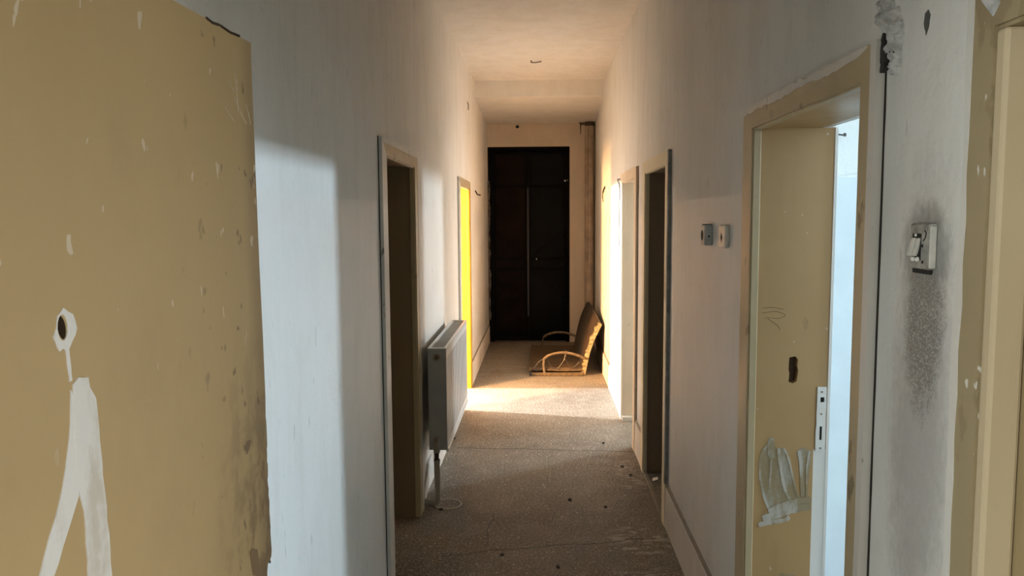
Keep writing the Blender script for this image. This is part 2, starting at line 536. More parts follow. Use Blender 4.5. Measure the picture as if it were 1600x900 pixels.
def window_wall(name, x0, x1, y0, y1, wy0, wy1, wz0, wz1):
    obj(name, plate([(y0, 0), (y1, 0), (y1, ZC), (y0, ZC)], [[(wy0, wz0), (wy1, wz0), (wy1, wz1), (wy0, wz1)]],
                    lambda u, v, d: (x0 + d, u, v), x1 - x0), 'room_wall', kind='structure')


# first room on the right, lit by its window
obj('wall_first_room_far', B(XRI, 6.0, 3.20, 3.30, 0, ZC), 'room_wall', kind='structure')
obj('wall_first_room_near', B(XRI, 6.0, 0.205, 0.30, 0, ZC), 'room_wall', kind='structure')
window_wall('wall_first_room_window', 6.0, 6.15, 0.2, 3.3, 1.84, 2.30, 2.15, 2.45)
obj('trim_1', B(XRI + 0.01, 5.98, 3.190, 3.20, 0.0, 1.852), 'room_low', kind='structure')
# second room on the right, shuttered
obj('wall_second_room_side', B(2.6, 2.7, 3.3, 5.30, 0, ZC), 'wall', kind='structure')
# third room on the right
obj('wall_third_room_near', B(XRI, 4.0, 5.30, 5.38, 0, ZC), 'wall', kind='structure')
obj('wall_third_room_far', B(XRI + 0.06, 4.0, 8.40, 8.50, 0, ZC), 'room_wall', kind='structure')
window_wall('wall_third_room_window', 4.0, 4.15, 5.3, 8.5, 7.7, 8.1, 2.0, 2.4)
# rooms on the left
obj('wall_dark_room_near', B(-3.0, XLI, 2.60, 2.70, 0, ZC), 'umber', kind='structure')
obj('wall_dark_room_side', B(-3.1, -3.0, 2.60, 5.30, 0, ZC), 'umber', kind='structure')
obj('wall_lit_room_near', B(-4.5, XLI, 5.25, 5.35, 0, ZC), 'wall', kind='structure')
obj('wall_lit_room_far', B(-4.5, XLI, 8.30, 8.40, 0, ZC), 'wall', kind='structure')
window_wall('wall_lit_room_window', -4.65, -4.5, 5.25, 8.4, 7.42, 7.68, 1.75, 2.35)


# plinths along the corridor
def plinth(name, side, y0, y1, end=None):
    x = XL if side < 0 else XR
    f = (lambda y: 0.05 * max(0.0, min(1.0, (y - 8.5) / 2.0))) if side > 0 else (lambda y: 0.0)
    sg = -side
    ys = [y0] + [8.5] * (y0 < 8.5 < y1) + [y1]
    bm = bmesh.new()
    prof = [(0.0, 0.0), (0.016, 0.0), (0.014, 0.215), (0.009, 0.228), (0.0, 0.232)]
    rows = [[bm.verts.new((x + f(y) + sg * (d - 0.001), y, z + 0.001)) for d, z in prof] for y in ys]
    for a, b in zip(rows, rows[1:]):
        for i in range(len(prof)):
            j = (i + 1) % len(prof)
            bm.faces.new((a[i], a[j], b[j], b[i]))
    for r_ in (rows[0], rows[-1]):
        bm.faces.new(r_)
    o = obj(name, bm, 'plinth', kind='structure')
    bm = bmesh.new()
    rows = [[bm.verts.new((x + f(y) + sg * (d - 0.001), y, z + 0.001)) for d, z in ((0, 0.2325), (0.0125, 0.226), (0.012, 0.231), (0, 0.243))] for y in ys]
    for a, b in zip(rows, rows[1:]):
        for i in range(4):
            j = (i + 1) % 4
            bm.faces.new((a[i], a[j], b[j], b[i]))
    for r_ in (rows[0], rows[-1]):
        bm.faces.new(r_)
    obj('ledge_line', bm, 'ledge', o)  # dark strip paints in the shadow line of the ledge gap
    return o


plinth('baseboard_right', 1, 2.63, 4.225)
plinth('baseboard_right', 1, 5.146, 5.50)
plinth('baseboard_right', 1, 6.552, YE - 0.005)
plinth('baseboard_right', 1, 1.28, 1.612)
plinth('baseboard_left', -1, 4.95, 6.60)
plinth('baseboard_left', -1, 7.69, YE - 0.005)


# ------------------------------------------------------------------ doorways
def mirror_y_quads(side, polys, t0=0.0, t1=0.018):
    x = XL if side < 0 else XR
    return x - side * t1, x - side * t0


def casing_piece(name, side, poly, mat, parent, t=0.018, rough=0.0, seed=1, label=None, step=0.07):
    x = XL if side < 0 else XR
    if rough:
        poly = rough_line(poly, rough, step, random.Random(seed))
    bm = plate(poly, [], lambda u, v, d: (x - side * t + side * d, u, v), t - 0.0005)
    o = obj(name, bm, mat, parent)
    if label:
        o['label'] = label
    return o


def doorway(name, key, label, face, lin, strip, ch=0.075, lining_far=True, far_mat=None, near_mat=None, rough=0.0015, z_near=0.0):
    side, y0, y1, cn, cf = DOORS[key]
    e = empty(name, (XL if side < 0 else XR, (y0 + y1) / 2, 0), label, 'doorway', kind='structure')
    a = face
    casing_piece('casing_jamb', side, [(y0, z_near), (y0 - cn, z_near), (y0 - cn, H + ch), (y0, H)], near_mat or a, e, rough=rough, seed=3)
    casing_piece('casing_jamb', side, [(y1, 0.0), (y1 + cf, 0.0), (y1 + cf, H + ch), (y1, H)], far_mat or a, e, rough=rough, seed=5)
    casing_piece('casing_head', side, [(y0, H), (y0 - cn, H + ch), (y1 + cf, H + ch), (y1, H)], a, e, rough=rough, seed=9)
    # bead on the inner edge of the casing
    x = XL if side < 0 else XR
    xi = x + side * W
    for (p, q) in ((y0, -1), (y1, 1)):
        obj('bead', B(x - side * 0.012, x + side * 0.012, p - q * 0.006, p + q * 0.012, 0.0 if q > 0 else z_near, H - 0.006, 0.002), (far_mat if q > 0 and far_mat else a), e)
    obj('bead', B(x - side * 0.012, x + side * 0.012, y0 - 0.0, y1 + 0.0, H - 0.006, H + 0.012, 0.002), a, e)
    # linings of the reveal
    xa, xb, xc = x + side * 0.012, x + side * 0.205, xi
    if lining_far:
        obj('jamb_lining', B(xa, xb, y1, y1 + LT, 0, H), lin, e)
        obj('rebate_strip', B(xb, xc, y1 + 0.006, y1 + LT, 0, H), strip, e)
    obj('jamb_lining', B(xa, xb, y0 - LT, y0, 0, H), lin, e)
    obj('rebate_strip', B(xb, xc, y0 - LT, y0 - 0.006, 0, H), strip, e)
    obj('head_lining', B(xa, xb, y0 - LT, y1 + LT, H, H + LT), lin, e)
    obj('head_rebate', B(xb, xc, y0 - LT, y1 + LT, H + 0.006, H + LT), 'white_wood' if key == 'first_r' else strip, e)
    return e


# --- first doorway on the right: tan casing, mustard lining with hole, strike plate, white smear
d2 = doorway('door_2', 'first_r', 'doorway with chipped tan casing, mustard reveal with knocked hole and white smear', 'tan', 'mustard', 'mustard', ch=0.07, lining_far=False, rough=0.0007)
rnd = random.Random(4)
hole = rough_line([(0.816, 1.156), (0.818, 1.185), (0.815, 1.20), (0.817, 1.238), (0.836, 1.242), (0.845, 1.232), (0.843, 1.21), (0.847, 1.196), (0.842, 1.158), (0.83, 1.152)], 0.001, 0.02, rnd)
obj('jamb_lining', plate([(XR + 0.012, 0), (0.903, 0), (0.903, H), (XR + 0.012, H)], [hole], lambda u, v, d: (u, 2.53 + d, v), LT), 'mustard', d2)
obj('hole_backing', B(0.80, 0.86, 2.53 + LT - 0.0015, 2.53 + LT + 0.004, 1.14, 1.255), 'hole', d2, label='dark splintered hole')
obj('rebate_strip', B(0.904, 0.944, 2.533, 2.55, 0.93, H), 'mustard', d2)
obj('rebate_strip', B(0.902, 0.944, 2.531, 2.55, 0.0, 0.93), 'white_wood', d2, label='lower strip with chipped white paint')
obj('edge_strip', B(0.944, 0.953, 2.530, 2.55, 0.0, H), 'white_wood', d2, label='white painted back edge')
# strike plate with two openings
sp = [[(0.921, 1.088), (0.934, 1.090), (0.934, 1.106), (0.921, 1.106)], [(0.921, 0.962), (0.929, 0.962), (0.929, 1.008), (0.921, 1.008)]]
strike = obj('strike_plate', plate(rough_line([(0.909, 0.925), (0.940, 0.925), (0.940, 1.14), (0.911, 1.14)], 0.0012, 0.03, rnd), sp,
                                   lambda u, v, d: (u, 2.5285 + d, v), 0.004), 'white_wood', d2, label='painted over strike plate with latch and bolt slots')
obj('slot', B(0.918, 0.936, 2.5325, 2.534, 0.955, 1.11), 'dark', strike)
for zz in (1.124, 0.935, 1.05):
    bm = T([(0.925, 2.5265, zz), (0.925, 2.529, zz)], 0.0028, 8)
    obj('screw', bm, 'brass', strike)
# overpainted outer third of the near casing and the crack beside it
casing_piece('overpainted_edge', 1, [(1.612, 0.0), (1.637, 0.0), (1.640, 2.0), (1.640, 2.052), (1.612, 2.052)], 'overpaint', d2, t=0.020, rough=0.001, seed=12, label='white overpainted outer edge of casing')
casing_piece('open_joint', 1, [(1.604, 0.0), (1.6125, 0.0), (1.6125, 2.055), (1.604, 2.055)], 'dark', d2, t=0.0015, rough=0.0014, seed=22)
casing_piece('overpainted_edge', 1, [(1.66, 2.052), (2.0, 2.052), (2.635, 2.052), (2.635, 2.03), (2.5, 2.034), (2.3, 2.028), (2.1, 2.036), (1.9, 2.030), (1.75, 2.034), (1.66, 2.046)], 'overpaint', d2, t=0.0187, rough=0.0045, seed=2, step=0.025)


# brushed smear on the reveal
def strokes(parent, name, to3d, lines, mat, thick=0.0012):
    for i, (pts, wd) in enumerate(lines):
        P = arc([(a, b, 0) for a, b in pts], 7)
        L_, R_ = [], []
        for j, p in enumerate(P):
            t = (P[min(j + 1, len(P) - 1)] - P[max(j - 1, 0)]).normalized()
            nrm = Vector((-t.y, t.x, 0))
            r_ = random.Random(i * 100 + j)
            w = wd * (0.5 + r_.uniform(-0.06, 0.06)) * (0.75 if j in (0, len(P) - 1) else 1)
            L_.append((p + nrm * w)[:2])
            R_.append((p - nrm * w)[:2])
        poly = L_ + R_[::-1]
        off = thick + i * 0.00015
        obj(name, plate(poly, [], lambda u, v, d, o=off: to3d(u, v, o - d), off - 0.0001), mat[i % len(mat)] if isinstance(mat, list) else mat, parent)


J = lambda u, v, o: (u, 2.53 - o, v)
smear_rnd = random.Random(77)
for i, poly in enumerate(([(0.766, 0.972), (0.782, 0.93), (0.800, 0.936), (0.818, 0.925), (0.828, 0.88), (0.846, 0.80), (0.858, 0.762), (0.83, 0.745), (0.79, 0.735), (0.762, 0.722), (0.742, 0.78), (0.728, 0.86), (0.733, 0.92), (0.750, 0.945)],
                          [(0.848, 0.925), (0.868, 0.938), (0.880, 0.93), (0.898, 0.925), (0.893, 0.86), (0.888, 0.765), (0.872, 0.765), (0.866, 0.83)])):
    obj('paint_smear', plate(rough_line(poly, 0.0016, 0.014, smear_rnd), [], lambda u, v, d: J(u, v, 0.0007 - d), 0.0006), 'revealsmear_thin', d2)
strokes(d2, 'paint_smear', J, [
    ([(0.752, 0.945), (0.733, 0.91), (0.731, 0.84), (0.745, 0.77), (0.762, 0.725)], 0.008),
    ([(0.766, 0.968), (0.763, 0.93), (0.768, 0.90)], 0.020),
    ([(0.766, 0.90), (0.765, 0.85), (0.762, 0.80)], 0.006),
    ([(0.788, 0.935), (0.795, 0.88), (0.812, 0.80), (0.835, 0.752)], 0.010),
    ([(0.806, 0.934), (0.822, 0.90), (0.835, 0.85), (0.850, 0.79), (0.862, 0.765)], 0.006),
    ([(0.856, 0.925), (0.864, 0.88), (0.868, 0.82), (0.872, 0.77)], 0.012),
    ([(0.890, 0.925), (0.883, 0.87), (0.884, 0.80), (0.884, 0.765)], 0.005),
    ([(0.762, 0.715), (0.80, 0.735), (0.85, 0.752), (0.900, 0.760)], 0.022),
    ([(0.742, 0.692), (0.80, 0.712), (0.85, 0.728), (0.900, 0.736)], 0.026),
    ([(0.728, 0.672), (0.765, 0.680), (0.81, 0.688), (0.83, 0.700)], 0.016),
], ['revealsmear'])
strokes(d2, 'paint_smear', J, [([(0.805, 0.50), (0.82, 0.49), (0.85, 0.493)], 0.016)], 'revealsmear_thin')
# pencil scribble
bm = bmesh.new()
for pts in ([(0.725, 1.40), (0.76, 1.403), (0.795, 1.397)], [(0.725, 1.385), (0.77, 1.39), (0.80, 1.378), (0.78, 1.368), (0.735, 1.37)], [(0.745, 1.365), (0.775, 1.345), (0.785, 1.33)]):
    tube(bm, arc([(u, 2.53, v) for u, v in pts], 5), 0.0006, 4)
obj('pencil_scribble', bm, 'hole', d2, kind='stuff')

# --- second doorway on the right: straw casing, dark reveal
d3 = doorway('door_3', 'second_r', 'second doorway along the right wall, straw coloured casing round a dark reveal', 'tan_pale', 'umber', 'umber', z_near=0.0)
casing_piece('overpainted_edge', 1, [(4.133, 0.243), (4.166, 0.243), (4.166, 2.054), (4.133, 2.054)], plain('grey_edge', (0.29, 0.285, 0.26), 0.6, var=0.4), d3, t=0.0195, label='dark grey outer edge')
obj('threshold', B(XR - 0.012, XR + 0.01, 4.16, 5.05, 0.0, 0.012), 'ledge', d3)
# --- third doorway on the right
d4 = doorway('door_4', 'third_r', 'third doorway along the right wall, cream casing beside the sunlit strip', 'cream', 'cream', 'cream')
casing_piece('open_joint', 1, [(5.488, 0.0), (5.505, 0.0), (5.505, 2.06), (5.488, 2.06), (5.482, 1.9), (5.492, 1.8)], 'dark', d4, t=0.002, rough=0.003, seed=8)
obj('threshold', B(XR - 0.01, XR + 0.24, 6.35, 6.418, 0.0, 0.035), 'plinth', d4)
obj('screw_hole', T([(0.86, 6.417, 1.81), (0.86, 6.421, 1.81)], 0.011, 10), 'dark', d4)
# --- first doorway on the left
d5 = doorway('door_5', 'first_l', 'doorway on the left wall with whitened casing and dark brown reveal', 'tan', 'brown', 'brown', near_mat='overpaint', far_mat='tan')
casing_piece('open_joint', -1, [(3.366, 0.0), (3.375, 0.0), (3.375, 2.058), (3.366, 2.058)], 'dark', d5, t=0.003, rough=0.001, seed=31)
casing_piece('overpainted_edge', -1, [(3.373, 2.055), (4.374, 2.055), (4.374, 0.0), (4.340, 0.0), (4.340, 2.035), (3.40, 2.035)], 'overpaint', d5, t=0.0195)
# --- second doorway on the left, bright yellow reveal
d6 = doorway('door_6', 'second_l', 'narrow looking doorway with bright yellow reveal on the left wall past radiator', 'tan', 'yellow', 'yellow', far_mat='yellow', near_mat='overpaint')
# --- near doorway on the right edge with closed leaf
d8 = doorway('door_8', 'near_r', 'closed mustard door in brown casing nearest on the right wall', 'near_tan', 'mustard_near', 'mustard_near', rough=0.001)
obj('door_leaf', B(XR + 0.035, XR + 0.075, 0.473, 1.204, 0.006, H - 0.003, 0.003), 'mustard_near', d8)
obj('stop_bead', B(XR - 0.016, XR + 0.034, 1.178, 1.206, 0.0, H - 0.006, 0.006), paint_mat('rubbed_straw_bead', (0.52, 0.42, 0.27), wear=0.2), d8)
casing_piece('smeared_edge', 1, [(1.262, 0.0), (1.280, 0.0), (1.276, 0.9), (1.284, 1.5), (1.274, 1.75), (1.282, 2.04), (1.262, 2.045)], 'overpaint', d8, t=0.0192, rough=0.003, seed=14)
casing_piece('putty_patch', 1, [(1.21, 1.995), (1.262, 2.045), (1.20, 2.05), (1.195, 2.01)], 'plaster_grey', d8, t=0.0196, rough=0.002, seed=15)

# ------------------------------------------------------------------ open leaf on the left
v_ = Vector((0.0375044, 0.99929646, 0)).normalized()
n_ = Vector((v_.y, -v_.x, 0))
P0 = Vector((-0.46638, 1.26589, 0))
LF = lambda u, v, d: tuple(P0 - v_ * u - n_ * d + Vector((0, 0, v)))      # u from free edge to hinge, v height, d into the leaf
d1 = empty('door_1', tuple(P0 - v_ * 0.86), 'open mustard door leaf with white paint runs and small hole', 'door', kind='structure')
rnd = random.Random(11)
edge = [(0.0, 1.985), (0.001, 1.93), (0.0, 1.80), (-0.002, 1.62), (-0.006, 1.5), (-0.007, 1.40), (-0.005, 1.365), (-0.007, 1.36), (-0.008, 1.315),
        (-0.005, 1.31), (-0.006, 1.30), (-0.004, 1.287), (-0.007, 1.284), (-0.006, 1.262), (-0.003, 1.257), (-0.005, 1.245), (-0.007, 1.24), (-0.005, 1.228), (-0.0085, 1.218), (-0.0065, 1.20),
        (-0.009, 1.17), (-0.0075, 1.165), (-0.0105, 1.13), (-0.008, 1.119), (-0.003, 1.116), (0.008, 1.112), (0.012, 1.10), (0.013, 1.06), (0.010, 1.02), (0.001, 1.0), (0.0, 0.9), (0.0, 0.012)]
outline = edge + [(0.86, 0.012), (0.86, 1.985)]
oval = [(0.5055 + 0.0068 * math.cos(t * math.pi / 7) + 0.002 * math.sin(t * math.pi / 7), 1.592 + 0.0125 * math.sin(t * math.pi / 7)) for t in range(14)]
obj('leaf_panel', plate(outline, [oval], LF, 0.04), 'leaf', d1)
obj('hole_backing', plate([(0.48, 1.56), (0.53, 1.56), (0.53, 1.62), (0.48, 1.62)], [], lambda u, v, d: LF(u, v, 0.034 + d), 0.005), 'dark', d1, label='dark inside of the drilled hole')  # dark plate paints in the shade at the bottom of the hole
lin = bmesh.new()
ra = [lin.verts.new(LF(0.5055 + (u - 0.5055) * 0.99, 1.592 + (v - 1.592) * 0.99, 0.0008)) for u, v in oval]
rb = [lin.verts.new(LF(0.5055 + (u - 0.5055) * 0.99, 1.592 + (v - 1.592) * 0.99, 0.034)) for u, v in oval]
for q in range(14):
    lin.faces.new((ra[q], ra[(q + 1) % 14], rb[(q + 1) % 14], rb[q]))
obj('hole_lining', lin, 'hole', d1)  # dark tube paints the shade onto the sides of the hole
FR = lambda u, v, o: LF(u, v, -o)
ring_out = rough_line([(0.5026, 1.612), (0.488, 1.6035), (0.4825, 1.588), (0.4915, 1.5757), (0.4975, 1.568), (0.5, 1.5657), (0.506, 1.5705), (0.512, 1.5685), (0.5215, 1.5850), (0.5150, 1.5925), (0.5122, 1.6045)], 0.0013, 0.006, rnd)
oval2 = [(0.5055 + 0.008 * math.cos(t * math.pi / 7), 1.592 + 0.0135 * math.sin(t * math.pi / 7)) for t in range(14)]
obj('paint_smear', plate(ring_out, [oval2], lambda u, v, d: FR(u, v, 0.001 - d), 0.0009), 'whitesmear', d1, label='white smear round the hole')
obj('paint_run', plate(rough_line([(0.4975, 1.569), (0.4955, 1.5355), (0.4995, 1.5345), (0.5030, 1.5680)], 0.0004, 0.006, rnd), [], lambda u, v, d: FR(u, v, 0.0012 - d), 0.0011), 'whitepaint', d1)
# two broad runs that meet below the hole
runA = [(0.4945, 1.531), (0.4855, 1.5365), (0.476, 1.534), (0.4690, 1.5335), (0.4675, 1.522), (0.4580, 1.508), (0.4555, 1.4585), (0.4510, 1.3993), (0.4470, 1.3024), (0.4440, 1.22), (0.4430, 1.15), (0.4560, 1.14), (0.486, 1.15), (0.4860, 1.24), (0.4890, 1.3221), (0.4885, 1.3922), (0.4960, 1.42), (0.4970, 1.48), (0.4965, 1.515)]
runB = [(0.4960, 1.520), (0.4985, 1.526), (0.5060, 1.4747), (0.5150, 1.445), (0.5211, 1.428), (0.5330, 1.405), (0.5445, 1.388), (0.5645, 1.351), (0.585, 1.30), (0.60, 1.25), (0.575, 1.245), (0.556, 1.30), (0.544, 1.3431), (0.5250, 1.370), (0.5109, 1.3900), (0.4960, 1.412), (0.4930, 1.44)]
obj('paint_run', plate(rough_line(runA, 0.0012, 0.016, rnd), [], lambda u, v, d: FR(u, v, 0.0014 - d), 0.0013), 'whitepaint', d1, label='broad white paint run, straight')
obj('paint_run', plate(rough_line(runB, 0.0012, 0.016, rnd), [], lambda u, v, d: FR(u, v, 0.0011 - d), 0.0010), 'whitepaint', d1, label='white paint run slanting to the hinge side')
obj('bare_patch', plate(rough_line([(0.0535, 1.1129), (0.0704, 1.1225), (0.080, 1.165), (0.0704, 1.1683), (0.056, 1.160), (0.056, 1.175), (0.04, 1.10), (0.03, 1.05), (0.05, 1.02), (0.09, 1.06)][:5] + [(0.05, 1.158), (0.044, 1.11)], 0.0015, 0.012, rnd), [], lambda u, v, d: FR(u, v, 0.0006 - d), 0.0005),
    paint_mat('bare_plywood', (0.23, 0.155, 0.085), wear=0.2), d1, label='bare brown patch where paint peeled')
bm = bmesh.new()
for a, b in (((0.0738, 1.8872), (0.045, 1.865)), ((0.0524, 1.8679), (0.030, 1.853)), ((0.030, 1.884), (0.017, 1.862)), ((0.1046, 1.8675), (0.075, 1.850)), ((0.066, 1.925), (0.060, 1.873)), ((0.06, 1.888), (0.059, 1.866)), ((0.092, 1.909), (0.072, 1.897)), ((0.02, 1.872), (0.014, 1.853))):
    tube(bm, [FR(*a, 0.0), FR(*b, 0.0)], 0.0009, 5)
obj('scratches', bm, plain('pale_scratch', (0.62, 0.54, 0.40), 0.7), d1, kind='stuff')
bm = bmesh.new()
for a, b in (((0.155, 1.9855), (0.115, 1.9855)), ((0.11, 1.9855), (0.045, 1.9855))):
    tube(bm, [FR(*a, 0.0), FR((a[0] + b[0]) / 2, 1.9835, 0.0), FR(*b, 0.0)], 0.0022, 5)
obj('bare_edge', bm, 'hole', d1)
# bent nail at the broken lock edge
obj('bent_nail', T([LF(-0.002, 1.113, 0.01), LF(-0.010, 1.1145, 0.008), LF(-0.013, 1.110, 0.006), LF(-0.0115, 1.105, 0.004)], 0.0016, 6), 'wire', d1)
for zz in (0.3, 1.75):
    obj('hinge', T([LF(0.866, zz - 0.05, 0.012), LF(0.866, zz + 0.05, 0.012)], 0.009, 10), 'brass', d1)
obj('hinge_post', B(-0.545, -0.47, 0.30, 0.385, 0, 2.03, 0.004), 'tan', d1)

# ------------------------------------------------------------------ metal door at the end
d7 = empty('door_7', ((DX0 + DX1) / 2, YE, 0), 'black sheet iron double door with diagonal braces at corridor end', 'door', kind='structure')
SX = -0.157


def leaf_iron(x0, x1, mat):
    o = obj('door_leaf', B(x0, x1, YE + 0.07, YE + 0.085, 0.02, DZ - 0.05), mat, d7)
    return o


fr = obj('door_frame', plate([(DX0, 0.0), (DX0, DZ), (DX1, DZ), (DX1, 0.0), (DX1 - 0.05, 0.0), (DX1 - 0.05, DZ - 0.05), (DX0 + 0.07, DZ - 0.05), (DX0 + 0.07, 0.0)], [],
                            lambda u, v, d: (u, YE + 0.01 + d, v), 0.08), 'iron_bar', d7)
l1 = leaf_iron(DX0 + 0.07, SX - 0.004, 'iron_rust')
l2 = leaf_iron(SX + 0.004, DX1 - 0.05, 'iron')
for lf, (a, b) in ((l1, (DX0 + 0.072, SX - 0.005)), (l2, (SX + 0.005, DX1 - 0.052))):
    inner = 1 if lf is l1 else 0
    for q in (a, b - 0.035):
        obj('stile', B(q, q + 0.035, YE + 0.045, YE + 0.07, 0.03, DZ - 0.055, 0.002), 'iron_bar', lf)
    for zz in (0.06, 0.98, 1.12, 2.10, DZ - 0.1):
        obj('rail', B(a + 0.035, b - 0.035, YE + 0.045, YE + 0.07, zz, zz + 0.035, 0.002), 'iron_bar', lf)
    # diagonals meeting at the middle of the seam
    cx, ox = (b - 0.035, a + 0.035) if inner else (a + 0.035, b - 0.035)
    for z0, z1 in ((1.16, 1.52), (0.97, 0.62)):
        dv = Vector((ox - cx, 0, z1 - z0)).normalized()
        pv = Vector((-dv.z, 0, dv.x)) * 0.012
        poly = [(cx + pv.x, z0 + pv.z), (ox + pv.x, z1 + pv.z), (ox - pv.x, z1 - pv.z), (cx - pv.x, z0 - pv.z)]
        obj('brace', plate(poly, [], lambda u, v, d: (u, YE + 0.05 + d, v), 0.02), 'iron_bar', lf)
obj('meeting_bar', B(SX - 0.012, SX + 0.012, YE + 0.035, YE + 0.046, 0.35, 2.1, 0.002), 'iron_edge', d7)
obj('latch', B(0.335, 0.357, YE + 0.03, YE + 0.046, 2.185, 2.205, 0.003), 'contact', d7, label='small white screw drawn bright for its glint')  # white block stands for small screws, their glint put into the colour
obj('latch', B(0.375, 0.383, YE - 0.002, YE + 0.012, 2.19, 2.205, 0.001), 'grey_plastic', d7)
obj('bolt', B(-0.05, -0.035, YE + 0.03, YE + 0.046, 1.13, 1.145, 0.002), 'contact', d7)
rnd = random.Random(21)
poly = [(-0.7, 0.3), (-0.7, 2.2)]
pts = [(-0.672 + rnd.uniform(-0.010, 0.012), 2.2 - i * 0.07) for i in range(28)]
obj('torn_seal', plate(poly + pts, [], lambda u, v, d: (u, YE - 0.004 + d, v), 0.013), plain('torn_seal_plaster', (0.16, 0.14, 0.115), 0.9, var=0.7, scale=18, bump=0.6), d7)

# ------------------------------------------------------------------ stove pipe in the corner
px_, py_ = 0.664, 10.40
vp = empty('vent_pipe', (px_, py_, 0), 'brown stained round metal pipe standing in the far corner', 'pipe')
for a, b in ((0.0, 0.96), (0.98, 2.945)):
    bm = bmesh.new()
    tube(bm, [(px_, py_, a), (px_, py_, b)], 0.060, 24)
    obj('pipe_section', bm, 'flue', vp, smooth=False)
obj('collar', T([(px_, py_, 0.955), (px_, py_, 0.965), (px_, py_, 0.985), (px_, py_, 0.995)], [0.062, 0.067, 0.067, 0.062], 24), 'flue', vp)
obj('collar', T([(px_, py_, 2.90), (px_, py_, 2.955)], [0.062, 0.066], 24), 'flue_cap', vp, label='sooty collar under the soffit')
obj('seam', B(px_ - 0.022, px_ - 0.017, py_ - 0.062, py_ - 0.056, 0.99, 2.90), 'flue_cap', vp)
obj('bracket', plate([(0.525, 2.95), (0.62, 2.95), (0.62, 2.92), (0.555, 2.915), (0.552, 2.80), (0.543, 2.79), (0.54, 2.91)], [], lambda u, v, d: (u, py_ - 0.01 + d, v), 0.012), 'flue_cap', vp)

# ------------------------------------------------------------------ radiator
RX0, RX1, RY0, RY1, RZ0, RZ1 = -0.655, -0.545, 4.43, 5.68, 0.335, 0.94
rad = empty('radiator', (XL, RY0, 0), 'white panel radiator on the left wall between two doorways', 'radiator')
bm = B(RX1 - 0.012, RX1, RY0, RY1, RZ0, RZ1, 0.004)
obj('front_panel', bm, 'radiator', rad)
for k in range(24):
    yy = RY0 + 0.04 + k * (RY1 - RY0 - 0.08) / 23
    obj('rib', B(RX1 - 0.001, RX1 + 0.0022, yy - 0.009, yy + 0.009, RZ0 + 0.05, RZ1 - 0.05, 0.001), 'radiator', rad)
obj('bottom_fold', B(RX1 - 0.01, RX1 + 0.006, RY0 + 0.002, RY1 - 0.002, RZ0 - 0.008, RZ0 + 0.014, 0.004), 'radiator', rad)
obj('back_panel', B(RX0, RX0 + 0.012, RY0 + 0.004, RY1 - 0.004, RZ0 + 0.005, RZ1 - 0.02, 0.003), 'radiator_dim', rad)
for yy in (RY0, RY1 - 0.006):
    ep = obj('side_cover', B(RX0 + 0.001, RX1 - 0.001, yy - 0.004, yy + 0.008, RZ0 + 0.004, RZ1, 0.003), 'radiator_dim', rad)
    if yy == RY0:
        bm = T([(-0.601, RY0 - 0.016, RZ1 - 0.046), (-0.601, RY0 - 0.003, RZ1 - 0.046)], 0.019, 6)
        obj('plug', bm, 'brass', ep, label='dull hexagonal bleed plug')
        obj('plug_core', T([(-0.601, RY0 - 0.021, RZ1 - 0.046), (-0.601, RY0 - 0.015, RZ1 - 0.046)], 0.008, 10), 'wire', ep)
# top grille: long frame and cross slats
gz = RZ1 - 0.002
gr = obj('top_grille', plate([(RX0, RY0), (RX1, RY0), (RX1, RY1), (RX0, RY1)], [[(RX0 + 0.016, RY0 + 0.02), (RX1 - 0.016, RY0 + 0.02), (RX1 - 0.016, RY1 - 0.02), (RX0 + 0.016, RY1 - 0.02)]],
                             lambda u, v, d: (u, v, gz + 0.008 - d), 0.014), 'radiator', rad)
bm = B(RX0 + 0.016, RX0 + 0.019, RY0 + 0.02, RY1 - 0.02, gz - 0.004, gz + 0.002)
obj('slat', bm, 'radiator', gr)
sl0 = None
for k in range(60):
    yy = RY0 + 0.03 + k * (RY1 - RY0 - 0.06) / 59
    if sl0 is None:
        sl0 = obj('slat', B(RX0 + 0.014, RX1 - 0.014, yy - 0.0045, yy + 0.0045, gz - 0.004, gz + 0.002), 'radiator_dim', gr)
        y00 = yy
    else:
        s = sl0.copy()
        COL.objects.link(s)
        s.matrix_parent_inverse = sl0.matrix_parent_inverse.copy()
        s.location = sl0.location + Vector((0, yy - y00, 0))
obj('fin_core', B(RX0 + 0.018, RX1 - 0.018, RY0 + 0.01, RY1 - 0.01, RZ0 + 0.03, RZ1 - 0.05), 'ledge', rad)
for yy in (RY0 + 0.2, RY1 - 0.2):
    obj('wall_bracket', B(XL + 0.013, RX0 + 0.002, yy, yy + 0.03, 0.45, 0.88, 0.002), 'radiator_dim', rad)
obj('valve_head', T([(-0.605, RY0 + 0.03, 0.405), (-0.605, RY0 - 0.012, 0.400), (-0.605, RY0 - 0.03, 0.385), (-0.605, RY0 - 0.036, 0.365), (-0.605, RY0 - 0.036, 0.335)], [0.014, 0.017, 0.019, 0.020, 0.019], 12), 'pipe', rad)
obj('valve_nut', T([(-0.605, RY0 - 0.036, 0.337), (-0.605, RY0 - 0.036, 0.325), (-0.605, RY0 - 0.036, 0.30), (-0.605, RY0 - 0.036, 0.288)], [0.019, 0.012, 0.012, 0.020], 8), 'wire', rad, label='dark valve nut')
obj('feed_pipe', T(arc([(-0.605, RY0 - 0.036, 0.292), (-0.604, RY0 - 0.036, 0.16), (-0.605, RY0 - 0.034, 0.055), (-0.622, RY0 - 0.02, 0.028), (-0.65, RY0 + 0.0, 0.022), (-0.685, RY0 + 0.02, 0.022)], 5),
                   [0.020] + [0.0165] * 12 + [0.02] * 3 + [0.0165] * 10, 12), 'pipe', rad)
